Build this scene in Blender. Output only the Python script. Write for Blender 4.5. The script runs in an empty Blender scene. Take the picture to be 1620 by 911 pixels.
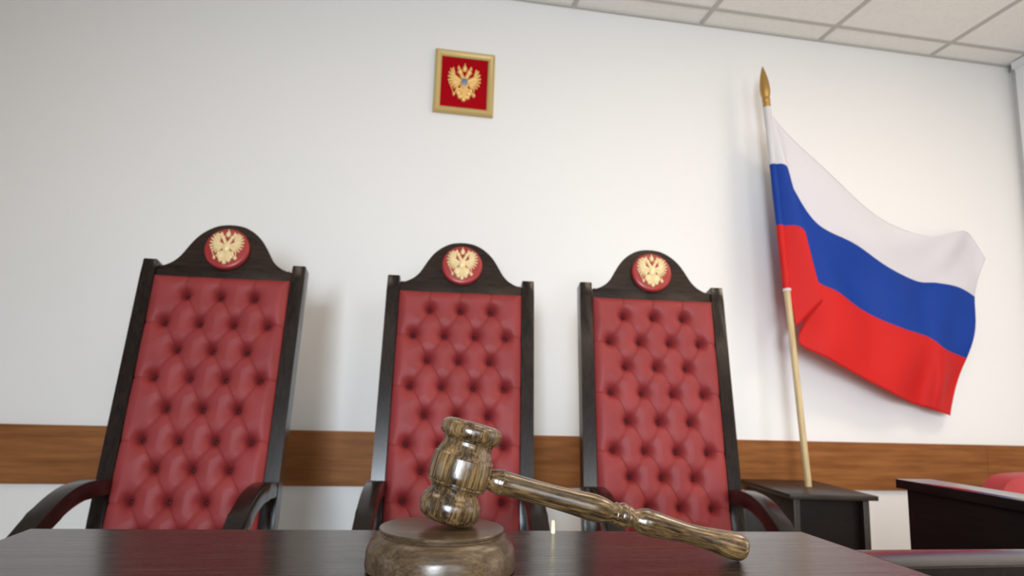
import bpy, bmesh, math, random
import numpy as np
from mathutils import Vector, Matrix

random.seed(7)
S = bpy.context.scene
COL = S.collection
PI = math.pi

# ------------------------------------------------------------------ camera
EYE = 0.887
cam_d = bpy.data.cameras.new('camera')
cam = bpy.data.objects.new('camera', cam_d)
COL.objects.link(cam)
Rv = Vector((0.98329102, -0.17929924, 0.0314731))
Uv = Vector((-0.0593109, -0.15208629, 0.98658602))
Fv = Vector((0.17210749, 0.97196787, 0.16017949))
M = Matrix((Rv, Uv, -Fv)).transposed().to_4x4()
M.translation = Vector((0, 0, EYE))
cam.matrix_world = M
cam_d.sensor_width = 36.0
cam_d.lens = 1050.32 / 1620 * 36.0
cam_d.clip_start = 0.02
cam_d.dof.use_dof = True
cam_d.dof.focus_distance = 0.555
cam_d.dof.aperture_fstop = 12.0
S.camera = cam

# ------------------------------------------------------------------ light
S.view_settings.view_transform = 'Standard'
S.view_settings.look = 'None'
S.view_settings.gamma = 1.0
S.view_settings.use_curve_mapping = False
S.view_settings.exposure = 0.0

w = bpy.data.worlds.new('world')
S.world = w
w.use_nodes = True
w.node_tree.nodes['Background'].inputs[0].default_value = (0.85, 0.9, 1.0, 1)
w.node_tree.nodes['Background'].inputs[1].default_value = 0.15


def area(name, loc, target, sx, sy, power, color, spread=180):
    d = bpy.data.lights.new(name, 'AREA')
    d.shape = 'RECTANGLE'
    d.size, d.size_y = sx, sy
    d.energy = power
    d.spread = math.radians(spread)
    d.color = color
    o = bpy.data.objects.new(name, d)
    COL.objects.link(o)
    o.location = loc
    o.rotation_euler = (Vector(target) - Vector(loc)).to_track_quat('-Z', 'Y').to_euler()
    return o


CEIL = 2.5904
WALL_Y = 2.6177
RIGHT_X = 2.9622
LEFT_X = -3.0
REAR_Y = -3.4
WARM = (1.0, 0.81, 0.61)
COOL = (0.74, 0.87, 1.0)
# recessed ceiling panels of the room, all behind or above the camera
for lx, ly, pw in ((-0.8, 0.986, 4.5), (1.0, 0.986, 8), (2.2, 0.986, 18), (-0.8, -0.814, 2), (1.0, -0.814, 6), (2.2, -0.814, 12)):
    area('ceiling_lamp', (lx, ly, CEIL - 0.012), (lx, ly, 0), 0.57, 0.57, pw, WARM)
# daylight from the left and right walls, then two added rear lights
area('window_and_fill', (-2.94, 0.9, 0.95), (0.6, 1.6, 0.75), 2.0, 1.3, 8, COOL)
area('window_and_fill', (RIGHT_X - 0.06, 0.5, 1.0), (0.6, 1.9, 0.7), 1.8, 1.3, 16, (1.0, 0.93, 0.84))
area('window_and_fill', (-0.75, REAR_Y + 0.06, 1.25), (1.2, 2.6, 0.1), 1.0, 1.4, 62, (0.80, 0.90, 1.0), 75)  # added unseen rear light, narrow spread aimed low at the back wall
area('window_and_fill', (1.35, REAR_Y + 0.06, 1.25), (1.4, 2.6, 0.2), 1.0, 1.4, 12, (0.92, 0.96, 1.0), 75)  # second added rear light, for the gavel's highlights

# ------------------------------------------------------------------ helpers


def tag(o, label=None, cat=None, group=None, kind=None):
    if label: o['label'] = label
    if cat: o['category'] = cat
    if group: o['group'] = group
    if kind: o['kind'] = kind
    return o


def empty(name, loc, rz=0.0):
    o = bpy.data.objects.new(name, None)
    o.empty_display_size = 0.05
    o.location = loc
    o.rotation_euler = (0, 0, rz)
    COL.objects.link(o)
    return o


def obj(name, bm, mat, parent=None, smooth=True, angle=35):
    me = bpy.data.meshes.new(name)
    bmesh.ops.recalc_face_normals(bm, faces=bm.faces)
    bm.to_mesh(me)
    bm.free()
    if mat: me.materials.append(mat)
    for p in me.polygons: p.use_smooth = smooth
    if smooth: me.set_sharp_from_angle(angle=math.radians(angle))
    o = bpy.data.objects.new(name, me)
    COL.objects.link(o)
    if parent: o.parent = parent
    return o


def box(bm, lo, hi, bev=0.0, seg=2):
    r = bmesh.ops.create_cube(bm, size=1.0)
    vs = r['verts']
    for v in vs:
        v.co = Vector([lo[i] + (v.co[i] + 0.5) * (hi[i] - lo[i]) for i in range(3)])
    if bev > 0:
        es = list({e for v in vs for e in v.link_edges})
        bmesh.ops.bevel(bm, geom=es, offset=bev, segments=seg, affect='EDGES', profile=0.5)
    return bm


def lathe(bm, prof, seg=64, mat=None):
    """profile [(r, z)] revolved about z"""
    rings = []
    for r, z in prof:
        if r < 1e-6:
            rings.append([bm.verts.new((0, 0, z))])
        else:
            rings.append([bm.verts.new((r * math.cos(2 * PI * k / seg), r * math.sin(2 * PI * k / seg), z)) for k in range(seg)])
    for a, b in zip(rings, rings[1:]):
        for k in range(seg):
            k2 = (k + 1) % seg
            if len(a) == 1 and len(b) == 1: continue
            if len(a) == 1: bm.faces.new((a[0], b[k], b[k2]))
            elif len(b) == 1: bm.faces.new((a[k], b[0], a[k2]))
            else: bm.faces.new((a[k], b[k], b[k2], a[k2]))
    for ring in (rings[0], rings[-1]):
        if len(ring) > 1: bm.faces.new(ring)
    if mat is not None:
        bmesh.ops.transform(bm, matrix=mat, verts=list({v for ring in rings for v in ring}))
    return bm


def smooth_profile(pts, n=4):
    """Catmull-Rom through (a, b) points"""
    P = [np.array(p, float) for p in pts]
    out = []
    for i in range(len(P) - 1):
        p0, p1, p2, p3 = P[max(i - 1, 0)], P[i], P[i + 1], P[min(i + 2, len(P) - 1)]
        for k in range(n):
            t = k / n
            q = 0.5 * ((2 * p1) + (-p0 + p2) * t + (2 * p0 - 5 * p1 + 4 * p2 - p3) * t * t + (-p0 + 3 * p1 - 3 * p2 + p3) * t ** 3)
            out.append(tuple(q))
    out.append(tuple(P[-1]))
    return out


def prism(bm, outline, y0, y1, bev=0.0, seg=2):
    """outline [(x, z)] extruded from y0 to y1"""
    a = [bm.verts.new((x, y0, z)) for x, z in outline]
    b = [bm.verts.new((x, y1, z)) for x, z in outline]
    n = len(a)
    f0 = bm.faces.new(a)
    f1 = bm.faces.new(b[::-1])
    for k in range(n):
        bm.faces.new((a[k], b[k], b[(k + 1) % n], a[(k + 1) % n]))
    if bev > 0:
        es = list(f0.edges) + list(f1.edges)
        bmesh.ops.bevel(bm, geom=es, offset=bev, segments=seg, affect='EDGES', profile=0.5)
    return bm


def sweep_rect(bm, path, x0, x1, bev=0.0):
    """rectangular section swept along a path of ((y, z) outer, (y, z) inner) pairs, from x0 to x1"""
    rings = [[bm.verts.new((x0, *o)), bm.verts.new((x1, *o)), bm.verts.new((x1, *i)), bm.verts.new((x0, *i))] for o, i in path]
    long_edges = []
    for a, b in zip(rings, rings[1:]):
        for k in range(4):
            bm.faces.new((a[k], b[k], b[(k + 1) % 4], a[(k + 1) % 4]))
    bm.faces.new(rings[0][::-1])
    bm.faces.new(rings[-1])
    if bev > 0:
        es = []
        for a, b in zip(rings, rings[1:]):
            for k in range(4):
                e = bm.edges.get((a[k], b[k]))
                if e: es.append(e)
        for rg in (rings[0], rings[-1]):
            for k in range(4):
                e = bm.edges.get((rg[k], rg[(k + 1) % 4]))
                if e: es.append(e)
        bmesh.ops.bevel(bm, geom=es, offset=bev, segments=2, affect='EDGES', profile=0.5)
    return bm


def offset_path(center, half):
    """(y, z) centre line to (outer, inner) pairs at a half thickness"""
    out = []
    for i, c in enumerate(center):
        a = np.array(center[max(i - 1, 0)]); b = np.array(center[min(i + 1, len(center) - 1)])
        d = b - a; d /= np.hypot(*d)
        n = np.array([-d[1], d[0]])
        h = half if not hasattr(half, '__len__') else half[i]
        out.append((tuple(np.array(c) + n * h), tuple(np.array(c) - n * h)))
    return out


# ------------------------------------------------------------------ materials


def mat(name, base, rough=0.5, metallic=0.0, spec=0.5):
    m = bpy.data.materials.new(name)
    m.use_nodes = True
    b = m.node_tree.nodes['Principled BSDF']
    b.inputs['Base Color'].default_value = (*base, 1)
    b.inputs['Roughness'].default_value = rough
    b.inputs['Metallic'].default_value = metallic
    b.inputs['Specular IOR Level'].default_value = spec
    return m, m.node_tree, b


def noise(nt, scale, detail=4, stretch=(1, 1, 1), rough=0.55, coord='Object'):
    tc = nt.nodes.new('ShaderNodeTexCoord')
    mp = nt.nodes.new('ShaderNodeMapping')
    mp.inputs['Scale'].default_value = stretch
    n = nt.nodes.new('ShaderNodeTexNoise')
    n.inputs['Scale'].default_value = scale
    n.inputs['Detail'].default_value = detail
    n.inputs['Roughness'].default_value = rough
    nt.links.new(tc.outputs[coord], mp.inputs[0])
    nt.links.new(mp.outputs[0], n.inputs['Vector'])
    return n


def ramp(nt, src, stops):
    r = nt.nodes.new('ShaderNodeValToRGB')
    el = r.color_ramp.elements
    while len(el) < len(stops): el.new(0.5)
    for e, (p, c) in zip(el, stops):
        e.position = p
        e.color = (*c, 1)
    nt.links.new(src, r.inputs[0])
    return r


def bump(nt, b, src, strength, dist):
    bp = nt.nodes.new('ShaderNodeBump')
    bp.inputs['Strength'].default_value = strength
    bp.inputs['Distance'].default_value = dist
    nt.links.new(src, bp.inputs['Height'])
    nt.links.new(bp.outputs[0], b.inputs['Normal'])


def wood(name, dark, light, rough, stretch, scale=6, lo=0.35, hi=0.7, spec=0.5, bstr=0.0, coord='Object'):
    m, nt, b = mat(name, light, rough, spec=spec)
    n = noise(nt, scale, 6, stretch, 0.6, coord)
    r = ramp(nt, n.outputs['Fac'], [(lo, dark), (hi, light)])
    nt.links.new(r.outputs[0], b.inputs['Base Color'])
    if bstr: bump(nt, b, n.outputs['Fac'], bstr, 0.001)
    return m


def m_wall():
    m, nt, b = mat('wall_paint', (0.79, 0.785, 0.775), 0.75, spec=0.2)
    n = noise(nt, 160, 3)
    bump(nt, b, n.outputs['Fac'], 0.12, 0.002)
    return m


def m_ceiling():
    m, nt, b = mat('ceiling_tile', (0.76, 0.755, 0.72), 0.9, spec=0.1)
    n = noise(nt, 55, 8, rough=0.8)
    r = ramp(nt, n.outputs['Fac'], [(0.33, (0.80, 0.795, 0.755)), (0.5, (0.88, 0.875, 0.84))])
    nt.links.new(r.outputs[0], b.inputs['Base Color'])
    bump(nt, b, n.outputs['Fac'], 0.12, 0.002)
    return m


def m_leather(name, base, dark):
    m, nt, b = mat(name, base, 0.52, spec=0.28)
    n = noise(nt, 420, 2)
    n2 = noise(nt, 9, 3)
    r = ramp(nt, n2.outputs['Fac'], [(0.3, dark), (0.7, base)])
    nt.links.new(r.outputs[0], b.inputs['Base Color'])
    bump(nt, b, n.outputs['Fac'], 0.12, 0.0006)
    return m


def m_antique(name, stretch, coord='Object', rough=0.22, spec=0.6, coat=0.3, light=((0.62, (0.014, 0.008, 0.0045)), (0.73, (0.052, 0.030, 0.013)), (0.82, (0.120, 0.070, 0.027)), (0.97, (0.26, 0.165, 0.066)))):
    """varnished oak with dark open grain along one axis"""
    m, nt, b = mat(name, (0.2, 0.11, 0.04), rough, spec=spec)
    n1 = noise(nt, 150, 6, stretch, 0.72)
    n2 = noise(nt, 45, 3, tuple(0.5 * s + 0.2 for s in stretch), 0.5)
    mx = nt.nodes.new('ShaderNodeMath'); mx.operation = 'MULTIPLY_ADD'
    nt.links.new(n2.outputs['Fac'], mx.inputs[0]); mx.inputs[1].default_value = 0.55
    nt.links.new(n1.outputs['Fac'], mx.inputs[2])
    r = ramp(nt, mx.outputs[0], light)
    nt.links.new(r.outputs[0], b.inputs['Base Color'])
    bump(nt, b, n1.outputs['Fac'], 0.25, 0.0006)
    b.inputs['Coat Weight'].default_value = coat
    b.inputs['Coat Roughness'].default_value = 0.12
    return m


WALL = m_wall()
CEILM = m_ceiling()
GRID = mat('ceiling_grid_metal', (0.50, 0.49, 0.46), 0.6)[0]
FLOOR = wood('floor_linoleum', (0.50, 0.45, 0.39), (0.60, 0.55, 0.48), 0.45, (1, 1, 1), 5)
RAIL = wood('rail_laminate', (0.17, 0.058, 0.015), (0.31, 0.125, 0.038), 0.5, (1.2, 1, 14), 3.0, 0.3, 0.72, spec=0.15)
TABLE = wood('wenge_laminate', (0.014, 0.009, 0.007), (0.050, 0.032, 0.025), 0.21, (2.5, 70, 40), 4.0, 0.36, 0.68, spec=0.65, bstr=0.05)
DESK = wood('dark_desk_laminate', (0.006, 0.004, 0.0035), (0.012, 0.008, 0.007), 0.15, (40, 2.0, 40), 4.0, spec=1.0)
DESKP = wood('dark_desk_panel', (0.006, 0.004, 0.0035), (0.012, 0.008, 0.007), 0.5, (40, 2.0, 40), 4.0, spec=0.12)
STAND = wood('stand_laminate', (0.012, 0.008, 0.006), (0.026, 0.017, 0.013), 0.34, (2.5, 30, 30), 4.0, spec=0.32)
_n = noise(TABLE.node_tree, 5.0, 4, (1.5, 90, 40), 0.7)
_r = TABLE.node_tree.nodes.new('ShaderNodeMapRange')
_r.inputs['From Min'].default_value, _r.inputs['From Max'].default_value = 0.3, 0.7
_r.inputs['To Min'].default_value, _r.inputs['To Max'].default_value = 0.15, 0.32
TABLE.node_tree.links.new(_n.outputs['Fac'], _r.inputs['Value'])
TABLE.node_tree.links.new(_r.outputs[0], TABLE.node_tree.nodes['Principled BSDF'].inputs['Roughness'])
CHAIRW = wood('dark_stained_wood', (0.006, 0.004, 0.0035), (0.022, 0.014, 0.011), 0.22, (14, 14, 2.5), 7.0, 0.3, 0.75, spec=0.32)
CREST = wood('dark_stained_wood_crest', (0.008, 0.005, 0.004), (0.034, 0.020, 0.014), 0.27, (2.5, 14, 14), 7.0, 0.3, 0.75, spec=0.3)
LEATHER = m_leather('red_leather', (0.265, 0.034, 0.035), (0.215, 0.025, 0.027))
BUTTON_SHADED = m_leather('button_leather_shaded', (0.055, 0.004, 0.006), (0.045, 0.003, 0.005))  # red leather darkened: the tuft pits' shade put into the button colour
PINK = m_leather('rose_leather', (0.40, 0.055, 0.06), (0.34, 0.04, 0.045))
MEDAL = mat('red_lacquer', (0.30, 0.022, 0.022), 0.32)[0]
GOLD = mat('pale_gold', (0.72, 0.57, 0.32), 0.42, 0.15)[0]
GOLD2 = mat('bright_gold', (0.86, 0.56, 0.20), 0.32, 0.3)[0]
VELVET = mat('red_velvet', (0.36, 0.004, 0.009), 0.9, spec=0.02)[0]
FRAMEG = mat('gilt_frame', (0.58, 0.43, 0.17), 0.42, 0.25)[0]
SHIELD = mat('blue_silver_shield', (0.22, 0.25, 0.36), 0.3, 0.4)[0]
OAKZ = m_antique('varnished_oak_upright', (3.2, 3.2, 0.22))
OAKX = m_antique('varnished_oak_handle', (3.2, 3.2, 0.22))
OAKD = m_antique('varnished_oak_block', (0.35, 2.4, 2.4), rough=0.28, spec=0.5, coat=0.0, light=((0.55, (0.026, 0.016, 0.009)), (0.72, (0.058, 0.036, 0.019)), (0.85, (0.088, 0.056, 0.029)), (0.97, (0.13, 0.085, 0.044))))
POLE = wood('pale_pole_wood', (0.46, 0.33, 0.16), (0.62, 0.48, 0.27), 0.5, (12, 12, 1), 6)
BRASS = mat('old_brass', (0.42, 0.25, 0.07), 0.38, 0.6)[0]
CREAM = mat('cream_plastic', (0.86, 0.78, 0.55), 0.5)[0]
HOLE = mat('dark_hole', (0.008, 0.006, 0.005), 0.8)[0]
BLIND = mat('white_blind_fabric', (0.80, 0.82, 0.84), 0.8)[0]


def m_cloth(name, c):
    m, nt, b = mat(name, c, 0.62, spec=0.25)
    tr = nt.nodes.new('ShaderNodeBsdfTranslucent')
    tr.inputs['Color'].default_value = (*c, 1)
    mx = nt.nodes.new('ShaderNodeMixShader')
    mx.inputs[0].default_value = 0.3
    nt.links.new(b.outputs[0], mx.inputs[1])
    nt.links.new(tr.outputs[0], mx.inputs[2])
    nt.links.new(mx.outputs[0], nt.nodes['Material Output'].inputs['Surface'])
    n = noise(nt, 700, 2)
    bump(nt, b, n.outputs['Fac'], 0.08, 0.0005)
    return m


F_WHITE = m_cloth('flag_white', (0.80, 0.79, 0.83))
F_BLUE = m_cloth('flag_blue', (0.009, 0.058, 0.38))
F_RED = m_cloth('flag_red', (0.70, 0.020, 0.018))

# ------------------------------------------------------------------ the room


def struct(name, bm, m, smooth=False):
    o = obj(name, bm, m, smooth=smooth)
    o['kind'] = 'structure'
    return o


T = 0.12
struct('floor', box(bmesh.new(), (LEFT_X - T, REAR_Y - T, -0.1), (RIGHT_X + T, WALL_Y + T, 0)), FLOOR)
struct('wall_back', box(bmesh.new(), (LEFT_X - T, WALL_Y, 0), (RIGHT_X + T, WALL_Y + T, CEIL)), WALL)
struct('wall_left', box(bmesh.new(), (LEFT_X - T, REAR_Y, 0), (LEFT_X, WALL_Y, CEIL)), WALL)
struct('wall_right', box(bmesh.new(), (RIGHT_X, REAR_Y, 0), (RIGHT_X + T, WALL_Y, CEIL)), WALL)
struct('wall_rear', box(bmesh.new(), (LEFT_X - T, REAR_Y - T, 0), (RIGHT_X + T, REAR_Y, CEIL)), WALL)
struct('ceiling', box(bmesh.new(), (LEFT_X - T, REAR_Y - T, CEIL), (RIGHT_X + T, WALL_Y + T, CEIL + 0.1)), CEILM)
# the T-bar grid of the suspended ceiling, 60 cm modules
g = bmesh.new()
for k in range(-7, 4):
    x = 0.6976 + 0.6 * k
    box(g, (x - 0.010, REAR_Y, CEIL - 0.004), (x + 0.010, WALL_Y, CEIL + 0.002))
for k in range(0, 11):
    y = WALL_Y - 0.1315 - 0.6 * k
    box(g, (LEFT_X, y - 0.010, CEIL - 0.0035), (RIGHT_X, y + 0.010, CEIL + 0.002))
box(g, (LEFT_X, WALL_Y - 0.014, CEIL - 0.006), (RIGHT_X, WALL_Y, CEIL + 0.002))
box(g, (RIGHT_X - 0.014, REAR_Y, CEIL - 0.006), (RIGHT_X, WALL_Y - 0.014, CEIL + 0.002))
struct('trim_1', g, GRID)
# wooden chair rail: two boards meeting near the right end
Z1, Z2 = EYE - 0.1504, EYE - 0.349
struct('trim_2', box(bmesh.new(), (LEFT_X, WALL_Y - 0.016, Z2), (2.628, WALL_Y, Z1), 0.0015), RAIL)
struct('trim_3', box(bmesh.new(), (2.629, WALL_Y - 0.016, Z2), (RIGHT_X, WALL_Y, Z1), 0.0015), RAIL)
# window blind on the right wall, beginning a hand's width from the corner
bl = bmesh.new()
for k in range(7):
    y1 = WALL_Y - 0.05 - 0.13 * k
    box(bl, (RIGHT_X - 0.03, y1 - 0.122, 0.95), (RIGHT_X - 0.022, y1, CEIL - 0.03))
box(bl, (RIGHT_X - 0.045, WALL_Y - 0.98, CEIL - 0.04), (RIGHT_X - 0.005, WALL_Y - 0.045, CEIL - 0.006))
struct('window_1', bl, BLIND)

# ------------------------------------------------------------------ the bench with the gavel
TOP = 0.75
table = empty('courtroom_table', (0.06, 0.2, 0))
tag(table, 'dark brown wood-grain table in the foreground with the gavel lying on it', 'table')


def loc_box(name, lo, hi, m, parent, bev=0.002):
    return obj(name, box(bmesh.new(), lo, hi, bev), m, parent, angle=30)


def slab(name, outline, z0, z1, m, parent, off, bev=0.0008):
    """flat board with an outline given in room coordinates"""
    bm = prism(bmesh.new(), [(x - off[0], y - off[1]) for x, y in outline], z0, z1, bev)
    for v in bm.verts: v.co = Vector((v.co.x, v.co.z, v.co.y))
    return obj(name, bm, m, parent, angle=30)


# the far edge runs slightly askew to the sides
TO = (0.06, 0.2)
slab('tabletop', [(-0.3238, 0.7205), (0.4535, 0.6915), (0.4535, -0.75), (-0.338, -0.75)], TOP - 0.026, TOP, TABLE, table, TO)
loc_box('side_panel', (-0.37, -0.93, 0), (-0.345, 0.48, TOP - 0.026), TABLE, table)
loc_box('side_panel', (0.355, -0.93, 0), (0.380, 0.48, TOP - 0.026), TABLE, table)
loc_box('back_panel', (-0.345, 0.43, 0.10), (0.355, 0.448, TOP - 0.026), TABLE, table)

side = empty('side_counter', (0.9, 0.575, 0))
tag(side, 'narrow dark wood counter joining the right edge of the gavel table', 'counter')
slab('counter_top', [(0.4541, 0.606), (1.37, 0.590), (1.37, 0.556), (0.4541, 0.5435)], TOP - 0.003, TOP, TABLE, side, (0.9, 0.575))
slab('counter_shade_core', [(0.4543, 0.6055), (1.369, 0.5895), (1.369, 0.5565), (0.4543, 0.544)], TOP - 0.028, TOP - 0.003, DESKP, side, (0.9, 0.575))  # darker than the top: the front's shade put into the board's colour
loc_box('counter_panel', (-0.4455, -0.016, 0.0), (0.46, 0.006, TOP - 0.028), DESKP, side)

# ------------------------------------------------------------------ gavel and sound block
BX, BY, BH = 0.0481, 0.5587, 0.0314
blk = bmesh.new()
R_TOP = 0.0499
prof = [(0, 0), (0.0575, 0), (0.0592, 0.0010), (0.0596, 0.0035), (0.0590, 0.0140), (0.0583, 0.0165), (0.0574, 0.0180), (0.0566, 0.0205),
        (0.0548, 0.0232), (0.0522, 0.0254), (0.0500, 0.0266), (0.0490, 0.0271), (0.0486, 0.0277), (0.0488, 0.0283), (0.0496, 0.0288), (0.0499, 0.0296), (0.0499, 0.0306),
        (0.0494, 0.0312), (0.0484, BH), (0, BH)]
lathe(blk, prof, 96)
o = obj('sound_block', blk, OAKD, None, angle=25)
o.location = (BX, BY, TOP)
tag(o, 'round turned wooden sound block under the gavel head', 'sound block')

HEAD = [(0.0, 0.0), (0.0135, 0.0004), (0.0180, 0.0016), (0.0215, 0.0040), (0.0240, 0.0085), (0.0247, 0.0132), (0.0241, 0.0178), (0.0226, 0.0212), (0.0213, 0.0222), (0.0210, 0.0230), (0.0200, 0.0248),
        (0.0187, 0.0268), (0.0189, 0.0285), (0.0204, 0.0302), (0.0226, 0.0312), (0.0231, 0.0318), (0.0226, 0.0325), (0.0223, 0.0331), (0.0234, 0.0337), (0.0241, 0.0346), (0.0245, 0.0400),
        (0.0246, 0.0450), (0.0243, 0.0540), (0.0238, 0.0562), (0.0226, 0.0573), (0.0223, 0.0580), (0.0220, 0.0592), (0.0204, 0.0618), (0.0191, 0.0645), (0.0186, 0.0668), (0.0187, 0.0686),
        (0.0197, 0.0694), (0.0192, 0.0700), (0.0198, 0.0706), (0.0216, 0.0716), (0.0231, 0.0736), (0.0238, 0.0765), (0.0238, 0.0795), (0.0230, 0.0826), (0.0213, 0.0848), (0.0180, 0.0861), (0.0135, 0.0866), (0, 0.0868)]
HEAD = [(r * 1.03 * (1.0 + 0.05 * max(0.0, min(1.0, (t - 0.058) / 0.008))), t * 0.952) for r, t in HEAD]
T_AX = 0.0414
HANDLE = [(0.0, 0.018), (0.0062, 0.018), (0.0062, 0.0238), (0.0076, 0.0250), (0.0090, 0.0274), (0.0098, 0.0310), (0.0101, 0.0338), (0.0107, 0.0346), (0.0107, 0.0356), (0.0101, 0.0364), (0.0098, 0.0380), (0.0097, 0.0430),
          (0.0094, 0.0600), (0.0095, 0.0800), (0.0104, 0.1000), (0.0113, 0.1130), (0.0114, 0.1185), (0.0107, 0.1240), (0.0094, 0.1295), (0.0082, 0.1330), (0.0080, 0.1340), (0.0087, 0.1347), (0.0094, 0.1356),
          (0.0094, 0.1368), (0.0088, 0.1378), (0.0087, 0.1385), (0.0098, 0.1396), (0.0106, 0.1412), (0.0106, 0.1432), (0.0098, 0.1450), (0.0087, 0.1460), (0.0087, 0.1466), (0.0092, 0.1475), (0.0092, 0.1490),
          (0.0084, 0.1502), (0.0076, 0.1516), (0.0075, 0.1535), (0.0086, 0.1560), (0.0103, 0.1595), (0.0113, 0.1635), (0.0113, 0.1675), (0.0107, 0.1750), (0.0097, 0.1850), (0.0088, 0.1960), (0.0084, 0.2040),
          (0.0088, 0.2150), (0.0100, 0.2290), (0.0112, 0.2400), (0.0119, 0.2470), (0.0119, 0.2510), (0.0112, 0.2548), (0.0096, 0.2572), (0.0070, 0.2584), (0, 0.2588)]
HANDLE = [(r, d * (1.0 if d < 0.04 else 1.03) - (0.0 if d < 0.04 else 0.0012)) for r, d in HANDLE]


def lows(th):
    c, s = math.cos(th), math.sin(th)
    h = min(t * c - r * s for r, t in HEAD)
    k = min(T_AX * c - d * s - r * c for r, d in HANDLE)
    return h, k


a, b = 0.05, 0.4
for _ in range(60):
    th = (a + b) / 2
    h, k = lows(th)
    if h - k < BH: a = th
    else: b = th
h, k = lows(th)
GX, GZ = 0.0508, TOP + BH - h
gav = empty('gavel', (GX, BY, GZ))
gav.rotation_euler = (Matrix.Rotation(0.042, 3, 'Z') @ Matrix.Rotation(th, 3, 'Y')).to_euler()
tag(gav, 'varnished brown wooden gavel leaning with its head on the round block', 'gavel')
obj('head', lathe(bmesh.new(), HEAD, 80), OAKZ, gav, angle=40)
hd = obj('handle', lathe(bmesh.new(), HANDLE, 56), OAKX, gav, angle=40)
hd.location = (0, 0, T_AX)
hd.rotation_euler = (0, PI / 2, 0)

# small cream peg at the far edge of the table
pg = bmesh.new()
lathe(pg, [(0, 0), (0.0022, 0), (0.0023, 0.0005), (0.0020, 0.010), (0.0016, 0.0122), (0.0009, 0.0128), (0, 0.0129)], 20)
o = obj('wooden_peg', pg, CREAM)
o.location = (0.1725, 0.6895, TOP)
tag(o, 'tiny cream peg standing at the far edge of the table behind the gavel handle', 'peg')

# ------------------------------------------------------------------ double-headed eagle relief


def blob(bm, x, z, rx, rz, ry, rot=0.0, sub=2):
    r = bmesh.ops.create_icosphere(bm, subdivisions=sub, radius=1.0)
    m = Matrix.Translation((x, 0, z)) @ Matrix.Rotation(-rot, 4, 'Y') @ Matrix.Diagonal((rx, ry, rz, 1))
    bmesh.ops.transform(bm, matrix=m, verts=r['verts'])


def stroke(bm, x0, z0, x1, z1, w0, w1, ry, n=7):
    L = math.hypot(x1 - x0, z1 - z0)
    rot = math.atan2(z1 - z0, x1 - x0)
    for k in range(n):
        t = k / (n - 1)
        ww = w0 + (w1 - w0) * t
        blob(bm, x0 + (x1 - x0) * t, z0 + (z1 - z0) * t, max(L / n * 0.9, ww), ww, ry * (0.7 + 0.3 * ww / max(w0, w1)), rot, 1)


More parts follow.
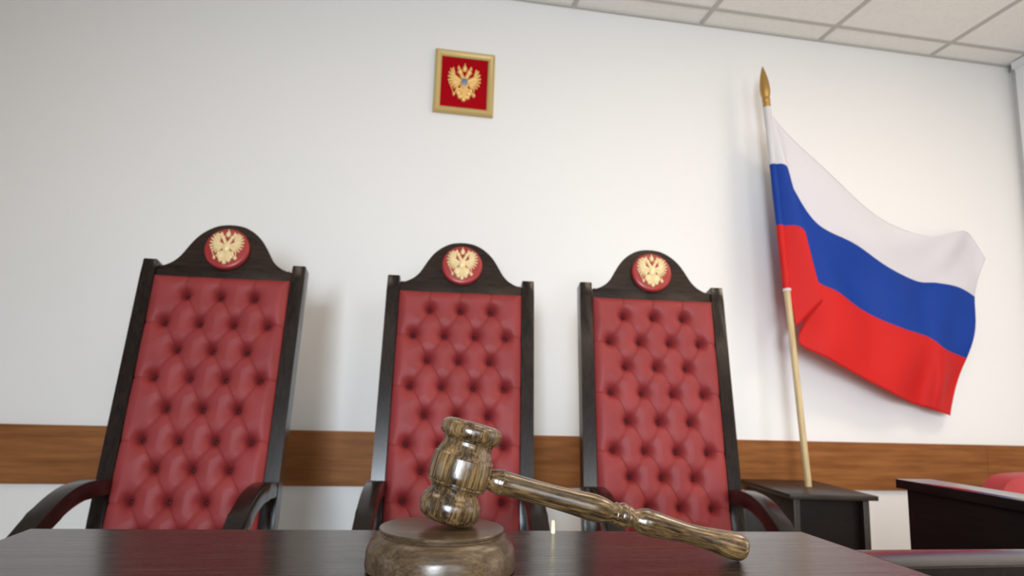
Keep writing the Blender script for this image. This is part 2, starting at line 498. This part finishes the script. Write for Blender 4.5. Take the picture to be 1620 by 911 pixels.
def eagle(size, fat=1.0, depth=0.10, size_z=None, full=False):
    """relief in the xz plane, facing -y, about 2*size wide"""
    bm = bmesh.new()
    f = fat
    # body, breast and tail
    blob(bm, 0, 0.02, 0.24 * f, 0.36, depth * 1.5)
    for x, z, r in ((-0.34, -0.52, 0.13), (0.34, -0.52, 0.13), (-0.24, -0.74, 0.11), (0.24, -0.74, 0.11), (0, -0.86, 0.12), (-0.4, -0.36, 0.11), (0.4, -0.36, 0.11)):
        blob(bm, x, z, r * f, r * 1.1, depth)
    for x in (-0.3, -0.13, 0.0, 0.13, 0.3):
        stroke(bm, x * 0.4, -0.25, x, -0.78 + abs(x) * 0.4, 0.06 * f, 0.085 * f, depth * 1.1)
    for sx in (-1, 1):
        # neck and head with beak
        stroke(bm, sx * 0.07, 0.22, sx * 0.25, 0.56, 0.12 * f, 0.105 * f, depth * 1.2)
        blob(bm, sx * 0.28, 0.60, 0.13 * f, 0.125 * f, depth * 1.3)
        stroke(bm, sx * 0.32, 0.62, sx * 0.46, 0.56, 0.05, 0.02, depth)
        # small crown over each head
        blob(bm, sx * 0.36, 0.78, 0.09 * f, 0.06 * f, depth)
        blob(bm, sx * 0.38, 0.87, 0.05 * f, 0.05 * f, depth)
        # wing: shoulder, then feathers fanned along the outer edge
        stroke(bm, sx * 0.16, 0.08, sx * 0.60, 0.30, 0.11 * f, 0.13 * f, depth * 1.2)
        tips = ((0.70, 0.76), (0.83, 0.70), (0.92, 0.52), (0.96, 0.32), (0.95, 0.12), (0.88, -0.06), (0.76, -0.2), (0.60, -0.27), (0.44, -0.24))
        roots = ((0.60, 0.30), (0.62, 0.30), (0.60, 0.25), (0.58, 0.2), (0.55, 0.14), (0.50, 0.10), (0.44, 0.07), (0.38, 0.04), (0.3, 0.0))
        for (tx, tz), (rx, rz) in zip(tips, roots):
            stroke(bm, sx * rx, rz, sx * tx, tz, 0.085 * f, 0.055 * f, depth)
        if full:      # closer-set plumage filling the wing up to the crowned head
            for tx, tz, rx, rz in ((0.60, 0.80, 0.52, 0.34), (0.52, 0.74, 0.46, 0.40), (0.76, 0.60, 0.5, 0.3), (0.8, 0.25, 0.5, 0.15), (0.7, 0.0, 0.4, 0.05), (0.5, -0.12, 0.25, -0.02)):
                stroke(bm, sx * rx, rz, sx * tx, tz, 0.075 * f, 0.06 * f, depth * 1.25)
            blob(bm, sx * 0.42, 0.72, 0.13, 0.13, depth * 1.3)
            blob(bm, sx * 0.24, -0.42, 0.2, 0.26, depth * 0.9)
        # leg and claw
        stroke(bm, sx * 0.2, -0.28, sx * 0.52, -0.5, 0.07 * f, 0.05 * f, depth)
    # sceptre (left in the picture) and orb
    stroke(bm, -0.92, 0.02, -0.60, -0.62, 0.028, 0.035, depth)
    blob(bm, -0.61, -0.62, 0.085, 0.11, depth)
    blob(bm, 0.60, -0.60, 0.12, 0.12, depth * 1.1)
    stroke(bm, 0.60, -0.48, 0.60, -0.36, 0.03, 0.03, depth)
    # great crown with its cross
    blob(bm, 0, 0.78, 0.16, 0.15, depth * 1.2)
    blob(bm, 0, 0.90, 0.10, 0.09, depth)
    stroke(bm, 0, 0.92, 0, 1.06, 0.04, 0.03, depth)
    stroke(bm, -0.05, 0.67, 0.05, 0.67, 0.06, 0.06, depth)
    bmesh.ops.scale(bm, vec=(size, size, size_z or size), verts=bm.verts)
    return bm


# ------------------------------------------------------------------ framed emblem on the wall
FX, FZ = 0.2309, EYE + 1.2849
emb = empty('framed_emblem', (FX, WALL_Y, FZ))
tag(emb, 'gilt-framed red panel with a golden two-headed eagle hanging on the wall', 'wall emblem')
fw, fh, bw = 0.1256, 0.1388, 0.0285
fr = bmesh.new()
# moulded frame: mitred section swept round the rectangle, (inset, depth)
SEC = [(0.0, -0.001), (0.0, -0.016), (0.004, -0.021), (0.010, -0.024), (0.017, -0.022), (0.023, -0.017), (0.027, -0.015), (bw, -0.012), (bw, -0.001)]
rings = []
for ins, dp in SEC:
    rings.append([fr.verts.new((sx * (fw - ins), dp, sz * (fh - ins))) for sx, sz in ((-1, -1), (1, -1), (1, 1), (-1, 1))])
for A, B in zip(rings, rings[1:] + rings[:1]):
    for k in range(4):
        fr.faces.new((A[k], B[k], B[(k + 1) % 4], A[(k + 1) % 4]))
obj('frame', fr, FRAMEG, emb, angle=25)
obj('backing', box(bmesh.new(), (-fw + bw + 0.0002, -0.009, -fh + bw + 0.0002), (fw - bw - 0.0002, -0.001, fh - bw - 0.0002)), VELVET, emb, smooth=False)
e = obj('eagle_relief', eagle(0.069, 1.25, 0.13, 0.070 * 1.18), GOLD2, emb, angle=180)
e.location = (0, -0.0095, -0.002)
sh = bmesh.new()
prism(sh, [(-0.0125, 0.013), (0.0125, 0.013), (0.0125, -0.005), (0.008, -0.012), (0, -0.017), (-0.008, -0.012), (-0.0125, -0.005)], -0.0285, -0.017, 0.0012)
e = obj('shield', sh, SHIELD, emb)
e.location = (0, 0, -0.001)

# ------------------------------------------------------------------ the judges' chairs
CT = 1.212            # height of the cushion's top edge
RC = 0.187            # recline
HW = 0.1985           # half width of the cushion


def back_frame(u, d, s):
    """point of the reclined back: u right, d backward from its face, s up from the cushion's top edge"""
    return (u, s * math.sin(RC) + d * math.cos(RC), CT + s * math.cos(RC) - d * math.sin(RC))


ROWS3 = [-0.0606, -0.2266, -0.3976, -0.5641, -0.735]
ROWS4 = [-0.1454, -0.3098, -0.4866, -0.6500]
SP = 0.098
BUTTONS = [(k * SP, s) for s in ROWS3 for k in (-1, 0, 1)] + [((k - 1.5) * SP, s) for s in ROWS4 for k in range(4)]


def cushion_mesh():
    nu, ns = 250, 480
    s_lo, s_hi = -0.80, 0.0
    U = np.linspace(-HW, HW, nu)
    Sv = np.linspace(s_lo, s_hi, ns)
    uu, ss = np.meshgrid(U, Sv)
    segs = []
    rows = sorted([(s, [-SP, 0, SP]) for s in ROWS3] + [(s, [-1.5 * SP, -.5 * SP, .5 * SP, 1.5 * SP]) for s in ROWS4], reverse=True)
    for (s1, a), (s2, b) in zip(rows, rows[1:]):
        for x in a:
            for y in b:
                if abs(abs(x - y) - SP / 2) < 1e-3: segs.append((x, s1, y, s2, 1.0))
    for s in ROWS4:
        for sg in (-1, 1): segs.append((sg * 1.5 * SP, s, sg * HW, s - 0.004, 0.8))
    for x in (-SP, 0, SP): segs.append((x, ROWS3[0], x, 0.0, 0.8))
    ds = np.full(uu.shape, 9.0)
    for x0, y0, x1, y1, wgt in segs:
        dx, dy = x1 - x0, y1 - y0
        L2 = dx * dx + dy * dy
        # gathered leather: creases bow a little
        t = np.clip(((uu - x0) * dx + (ss - y0) * dy) / L2, 0, 1)
        bow = 0.0035 * np.sin(PI * t)
        L = math.sqrt(L2)
        d = np.hypot(uu - x0 - t * dx + bow * dy / L, ss - y0 - t * dy - bow * dx / L) / wgt
        ds = np.minimum(ds, d)
    db = np.full(uu.shape, 9.0)
    for bx, bs in BUTTONS: db = np.minimum(db, np.hypot(uu - bx, ss - bs))
    edge = np.minimum(np.minimum(uu + HW, HW - uu), np.minimum(s_hi - ss, ss - s_lo + 0.02))
    puff = 0.019 * np.clip(np.sin(np.clip(edge / 0.03, 0, 1) * PI / 2), 0, 1) ** 0.6
    h = puff + 0.0026 * (1 - np.exp(-(ds / 0.014) ** 1.2))
    h -= 0.0028 * np.exp(-(ds / 0.0028) ** 1.4)
    h -= 0.0300 * np.exp(-(db / 0.0125) ** 1.5) + 0.0180 * np.exp(-(db / 0.024) ** 1.1)
    # fine gathers radiating from each button
    rng = np.random.RandomState(3)
    for bx, bs in BUTTONS:
        r = np.hypot(uu - bx, ss - bs)
        ang = np.arctan2(ss - bs, uu - bx)
        ph = rng.rand() * 6.28
        h += 0.0006 * np.exp(-(r / 0.022) ** 2) * np.cos(9 * ang + ph) * (1 - np.exp(-(r / 0.006) ** 2))
    bm = bmesh.new()
    V = [[bm.verts.new(back_frame(uu[j, i], -h[j, i], ss[j, i])) for i in range(nu)] for j in range(ns)]
    for j in range(ns - 1):
        for i in range(nu - 1):
            bm.faces.new((V[j][i], V[j][i + 1], V[j + 1][i + 1], V[j + 1][i]))
    # sides and back
    rim = [V[0][i] for i in range(nu)] + [V[j][nu - 1] for j in range(1, ns)] + [V[ns - 1][i] for i in range(nu - 2, -1, -1)] + [V[j][0] for j in range(ns - 2, 0, -1)]
    loc = [(uu[0, i], ss[0, i]) for i in range(nu)] + [(uu[j, nu - 1], ss[j, nu - 1]) for j in range(1, ns)] + [(uu[ns - 1, i], ss[ns - 1, i]) for i in range(nu - 2, -1, -1)] + [(uu[j, 0], ss[j, 0]) for j in range(ns - 2, 0, -1)]
    back = [bm.verts.new(back_frame(u, 0.037, s)) for u, s in loc]
    n = len(rim)
    for k in range(n):
        bm.faces.new((rim[k], rim[(k + 1) % n], back[(k + 1) % n], back[k]))
    bm.faces.new(back)
    return bm


def to_back(bm):
    """x, y(depth), z(height from cushion top) to the reclined frame"""
    for v in bm.verts: v.co = Vector(back_frame(v.co.x, v.co.y, v.co.z))
    return bm


def crest_outline():
    half = [(0.200, -0.034), (0.200, 0.030), (0.190, 0.0305), (0.172, 0.037), (0.152, 0.050), (0.136, 0.068), (0.122, 0.092), (0.108, 0.116), (0.090, 0.139), (0.066, 0.159), (0.036, 0.1735), (0.0, 0.179)]
    sm = smooth_profile(half[2:], 5)
    right = half[:2] + sm
    left = [(-x, z) for x, z in right[::-1]][1:]
    return right + left


def make_chair():
    t = empty('judge_chair', (0, 0, 0))
    # posts run from the floor to just above the cushion, bending at the seat
    for sx in (-1, 1):
        pth = []
        for s in (0.052, 0.0, -0.15, -0.3, -0.45, -0.6, -0.70, -0.78):
            pth.append((back_frame(0, -0.006, s)[1:], back_frame(0, 0.052, s)[1:]))
        pth += [((-0.150, 0.33), (-0.088, 0.33)), ((-0.120, 0.16), (-0.062, 0.16)), ((-0.07, 0.0), (-0.018, 0.0))]
        x0, x1 = (0.1995, 0.2395) if sx > 0 else (-0.2395, -0.1995)
        obj('back_post', sweep_rect(bmesh.new(), pth, x0, x1, 0.004), CHAIRW, t, angle=40)
    cr = prism(bmesh.new(), crest_outline(), 0.0, 0.036, 0.0035, 2)
    obj('crest_rail', to_back(cr), CREST, t, angle=35)
    # panel behind the upholstery
    obj('back_panel', to_back(box(bmesh.new(), (-0.199, 0.0375, -0.80), (0.199, 0.050, -0.035), 0.002)), CHAIRW, t)
    cu = obj('back_cushion', cushion_mesh(), LEATHER, t, angle=180)
    # covered buttons at the bottom of the tufts
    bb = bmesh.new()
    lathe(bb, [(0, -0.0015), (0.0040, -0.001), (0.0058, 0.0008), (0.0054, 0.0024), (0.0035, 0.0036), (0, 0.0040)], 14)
    bme = obj('button', bb, BUTTON_SHADED, cu, angle=180)
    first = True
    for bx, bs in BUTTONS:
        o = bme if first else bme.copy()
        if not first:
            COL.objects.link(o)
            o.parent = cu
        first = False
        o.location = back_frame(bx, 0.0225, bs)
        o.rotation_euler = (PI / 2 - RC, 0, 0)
    # medallion with the gold eagle
    md = bmesh.new()
    lathe(md, [(0, 0), (0.0640, 0), (0.0660, 0.002), (0.0668, 0.010), (0.0655, 0.0155), (0.0620, 0.0185), (0.057, 0.0195), (0, 0.0205)], 64, Matrix.Rotation(PI / 2, 4, 'X') @ Matrix.Rotation(0, 4, 'Z'))
    for v in md.verts: v.co.z += 0.092
    ms = obj('medallion', to_back(md), MEDAL, t, angle=40)
    eg = eagle(0.0505, 1.10, 0.12, 0.0560, True)
    for v in eg.verts:
        v.co.y -= 0.0195
        v.co.z += 0.093
    obj('eagle_relief', to_back(eg), GOLD, ms, angle=180)
    # armrests: flat at the post, then sweeping down in an arc to the front legs
    line = smooth_profile([(-0.125, 0.612), (-0.20, 0.618), (-0.27, 0.616), (-0.335, 0.602), (-0.405, 0.573), (-0.47, 0.534), (-0.535, 0.475), (-0.575, 0.39), (-0.585, 0.28), (-0.575, 0.14), (-0.56, 0.0)], 4)
    hw = [0.019 + 0.004 * math.sin(min(1, i / (len(line) * 0.6)) * PI) for i in range(len(line))]
    for sx in (-1, 1):
        x0, x1 = (0.194, 0.2395) if sx > 0 else (-0.2395, -0.194)
        obj('armrest', sweep_rect(bmesh.new(), offset_path(line, hw), x0, x1, 0.004), CHAIRW, t, angle=40)
    # seat on its frame
    st = box(bmesh.new(), (-0.192, -0.56, 0.395), (0.192, -0.155, 0.475), 0.022, 4)
    obj('seat', st, LEATHER, t, angle=60)
    obj('seat_frame', box(bmesh.new(), (-0.194, -0.558, 0.335), (0.194, -0.150, 0.3955), 0.004), CHAIRW, t)
    return t


def copy_tree(o, parent=None):
    c = o.copy()
    COL.objects.link(c)
    c.parent = parent
    for ch in o.children: copy_tree(ch, c)
    return c


chair0 = make_chair()
CHAIRS = [(-0.5176, 2.1178, -0.0677, "high-backed judge's chair in tufted red leather, leftmost of the three, leaning furthest to the right"),
          (0.2102, 2.1374, -0.0885, "high-backed judge's chair in tufted red leather directly behind the gavel head"),
          (0.8306, 2.0448, -0.1080, "high-backed judge's chair in tufted red leather beside the flag stand")]
for i, (x, y, r, lab) in enumerate(CHAIRS):
    c = chair0 if i == 0 else copy_tree(chair0)
    c.location = (x, y, 0)
    c.rotation_euler = (0, 0, r)
    tag(c, lab, 'chair', "judges' chairs along the wall")

# ------------------------------------------------------------------ stand for the flag
ST = 0.585
stand = empty('flag_stand', (1.365, 2.139, 0), -0.105)
tag(stand, 'low dark wooden cabinet with an overhanging top carrying the flag pole', 'cabinet')
loc_box('cabinet_top', (0, 0, ST - 0.016), (0.315, 0.43, ST), STAND, stand, 0.0015)
loc_box('side_panel', (0.022, 0.02, 0), (0.044, 0.41, ST - 0.016), STAND, stand)
loc_box('side_panel', (0.271, 0.02, 0), (0.293, 0.41, ST - 0.016), STAND, stand)
loc_box('back_panel', (0.044, 0.395, 0.03), (0.271, 0.408, ST - 0.016), STAND, stand)
loc_box('shelf', (0.044, 0.04, 0.06), (0.271, 0.395, 0.078), STAND, stand)
loc_box('door', (0.046, 0.045, 0.08), (0.269, 0.061, ST - 0.02), DESKP, stand)
hb = bmesh.new()
lathe(hb, [(0, 0), (0.010, 0), (0.0095, 0.0008), (0, 0.0008)], 24)
hh = obj('hole', hb, HOLE, stand)
hh.location = (0.150, 0.235, ST)

# ------------------------------------------------------------------ the flag
FLAG = [
    [(1.5096, 2.4450, 2.1275), (1.5126, 2.4300, 1.8744), (1.5316, 2.4200, 1.6091), (1.5817, 2.4000, 1.1945)],
    [(1.5372, 2.4300, 2.0842), (1.5592, 2.3900, 1.8622), (1.6147, 2.3700, 1.5873), (1.6720, 2.3500, 1.3001)],
    [(1.5796, 2.4300, 2.0378), (1.6162, 2.4300, 1.7763), (1.6944, 2.4400, 1.4141), (1.6172, 2.4400, 1.1461)],
    [(1.7220, 2.4500, 1.9353), (1.7282, 2.4400, 1.6403), (1.8044, 2.4200, 1.3487), (1.7186, 2.4000, 1.0717)],
    [(1.9255, 2.4700, 1.7874), (1.9132, 2.4700, 1.5705), (1.9712, 2.4700, 1.2794), (1.9232, 2.4500, 0.9918)],
    [(2.1208, 2.4900, 1.6837), (2.0695, 2.4700, 1.4899), (2.1014, 2.4500, 1.2223), (2.0640, 2.4300, 0.9322)],
    [(2.3002, 2.5000, 1.6367), (2.2471, 2.5000, 1.4425), (2.2500, 2.5000, 1.1933), (2.2036, 2.4800, 0.9019)],
    [(2.4508, 2.5300, 1.6724), (2.3486, 2.4900, 1.4387), (2.3063, 2.4700, 1.1502), (2.2568, 2.4600, 0.8830)],
    [(2.5644, 2.5500, 1.6887), (2.4529, 2.5100, 1.4257), (2.3952, 2.5000, 1.1286), (2.3170, 2.4800, 0.8709)],
    [(2.6306, 2.5200, 1.5717), (2.5539, 2.5200, 1.3903), (2.4634, 2.5100, 1.1100), (2.3626, 2.4900, 0.8613)],
]
PB, PT = Vector((1.5671, 2.336, ST)), Vector((1.5161, 2.450, 2.1448))
flag = empty('flag', tuple(PB))
tag(flag, 'white, blue and red flag on a pale wooden pole, fly end spread along the wall', 'flag')


def fobj(name, bm, m, **k):
    for v in bm.verts: v.co -= PB
    return obj(name, bm, m, flag, **k)


def cr1(P, t):
    n = len(P) - 1
    i = min(int(t), n - 1)
    f = t - i
    p0, p1, p2, p3 = P[max(i - 1, 0)], P[i], P[i + 1], P[min(i + 2, n)]
    return 0.5 * ((2 * p1) + (-p0 + p2) * f + (2 * p0 - 5 * p1 + 4 * p2 - p3) * f * f + (-p0 + 3 * p1 - 3 * p2 + p3) * f ** 3)


pole = bmesh.new()
d = (PT - PB)
Lp = d.length
mrot = Matrix.Translation(PB) @ d.to_track_quat('Z', 'Y').to_matrix().to_4x4()
lathe(pole, [(0, 0.0005), (0.0125, 0.0005), (0.0125, Lp), (0, Lp)], 28, mrot)
fobj('flag_pole', pole, POLE)
fin = bmesh.new()
lathe(fin, [(0, Lp - 0.004), (0.0150, Lp - 0.004), (0.0165, Lp + 0.006), (0.0150, Lp + 0.016), (0.0165, Lp + 0.021), (0.0175, Lp + 0.028), (0.0155, Lp + 0.036), (0.0165, Lp + 0.042), (0.0195, Lp + 0.055),
            (0.0215, Lp + 0.075), (0.0205, Lp + 0.100), (0.0165, Lp + 0.130), (0.0105, Lp + 0.158), (0.0045, Lp + 0.180), (0.001, Lp + 0.189), (0, Lp + 0.190)], 28, mrot)
fobj('finial', fin, BRASS, angle=50)

PN = [[np.array(p) for p in c] for c in FLAG]
NS, NU = 20, 14
rows_n = 3 * NS + 1
cols_n = (len(PN) - 1) * NU + 1
G = np.zeros((rows_n, cols_n, 3))
for j in range(rows_n):
    v = j / NS
    ctrl = [cr1(c, v) * 0.35 + 0.65 * (c[min(int(v), 2)] + (c[min(int(v), 2) + 1] - c[min(int(v), 2)]) * (v - min(int(v), 2))) for c in PN]
    for i in range(cols_n):
        G[j, i] = cr1(ctrl, i / NU)
        G[j, i] = np.array([0, 0, EYE]) + (G[j, i] - np.array([0, 0, EYE])) * (1 + 0.024 * i / (cols_n - 1))
# soft drag folds running from the hoist to the fly
for j in range(rows_n):
    for i in range(cols_n):
        u, v = i / (cols_n - 1), j / (rows_n - 1)
        k = min(1, max(0, (u - 0.2) / 0.2))
        G[j, i, 1] += k * (0.014 * math.sin(5 * u + 9 * v + 1.0) + 0.010 * math.sin(15 * u - 8 * v) + 0.004 * math.sin(27 * u + 17 * v))
        G[j, i, 1] = min(G[j, i, 1], WALL_Y - 0.008 - 0.012 * v)
fb = bmesh.new()
VV = [[fb.verts.new(G[j, i]) for i in range(cols_n)] for j in range(rows_n)]
for j in range(rows_n - 1):
    for i in range(cols_n - 1):
        f = fb.faces.new((VV[j][i], VV[j + 1][i], VV[j + 1][i + 1], VV[j][i + 1]))
        f.material_index = j // NS
cl = fobj('flag_cloth', fb, F_WHITE, angle=180)
cl.data.materials.append(F_BLUE)
cl.data.materials.append(F_RED)
so = cl.modifiers.new('solid', 'SOLIDIFY')
so.thickness = 0.0012
so.offset = 0
# sleeve of cloth round the pole, in the three colours
slv = bmesh.new()
s_top, s_bot = Lp - 0.006, Lp * 0.486
cuts = [s_top, Lp * 0.828, Lp * 0.657, s_bot]
ringl = []
zs = []
for q in range(3):
    for m_ in range(6): zs.append((cuts[q] + (cuts[q + 1] - cuts[q]) * m_ / 6, q))
zs.append((s_bot, 2))
for z, q in zs:
    ringl.append([slv.verts.new(mrot @ Vector(((0.0150 + 0.0012 * math.sin(40 * z + 2 * k)) * math.cos(2 * PI * k / 24), (0.0150 + 0.0012 * math.sin(33 * z + k)) * math.sin(2 * PI * k / 24), z))) for k in range(24)])
for n_, (A, B) in enumerate(zip(ringl, ringl[1:])):
    for k in range(24):
        f = slv.faces.new((A[k], B[k], B[(k + 1) % 24], A[(k + 1) % 24]))
        f.material_index = zs[n_][1]
sv = fobj('sleeve', slv, F_WHITE, angle=180)
sv.data.materials.append(F_BLUE)
sv.data.materials.append(F_RED)
cap = bmesh.new()
lathe(cap, [(0.0128, s_bot - 0.008), (0.0158, s_bot - 0.008), (0.0162, s_bot + 0.002), (0.0128, s_bot + 0.002)], 24, mrot)
fobj('sleeve_hem', cap, F_WHITE)

# ------------------------------------------------------------------ right-hand desk front and the chair behind it
dk = empty('secretary_desk', (0.987, 1.19, 0))
tag(dk, 'tall black desk front with a narrow shiny ledge, right of the flag cabinet', 'desk')
LZ = TOP
loc_box('ledge', (0, -0.57, LZ - 0.0025), (0.080, 0, LZ), DESK, dk, 0.0006)
loc_box('ledge_core', (0.0004, -0.5695, LZ - 0.017), (0.0796, -0.0004, LZ - 0.0025), DESKP, dk, 0.0006)
loc_box('front_panel', (0.0125, -0.565, 0), (0.066, -0.014, LZ - 0.017), DESKP, dk)

ch = empty('leather_armchair', (2.22, 1.93, 0))
tag(ch, 'rose red leather chair with a rounded back behind the right-hand desk', 'chair')
half = [(0.26, 0.40), (0.275, 0.50), (0.274, 0.575), (0.262, 0.625), (0.235, 0.66), (0.19, 0.679), (0.10, 0.686), (0.0, 0.688)]
sm = smooth_profile(half, 4)
outl = sm + [(-x, z) for x, z in sm[::-1]][1:]
obj('backrest', prism(bmesh.new(), outl, -0.035, 0.045, 0.020, 4), PINK, ch, angle=60)
obj('seat', box(bmesh.new(), (-0.25, -0.45, 0.36), (0.25, -0.037, 0.46), 0.03, 4), PINK, ch, angle=60)
for sx in (-1, 1):
    for yy in (-0.41, 0.0):
        x = sx * 0.22
        obj('leg', box(bmesh.new(), (x - 0.02, yy - 0.02, 0), (x + 0.02, yy + 0.02, 0.40), 0.004), CHAIRW, ch)
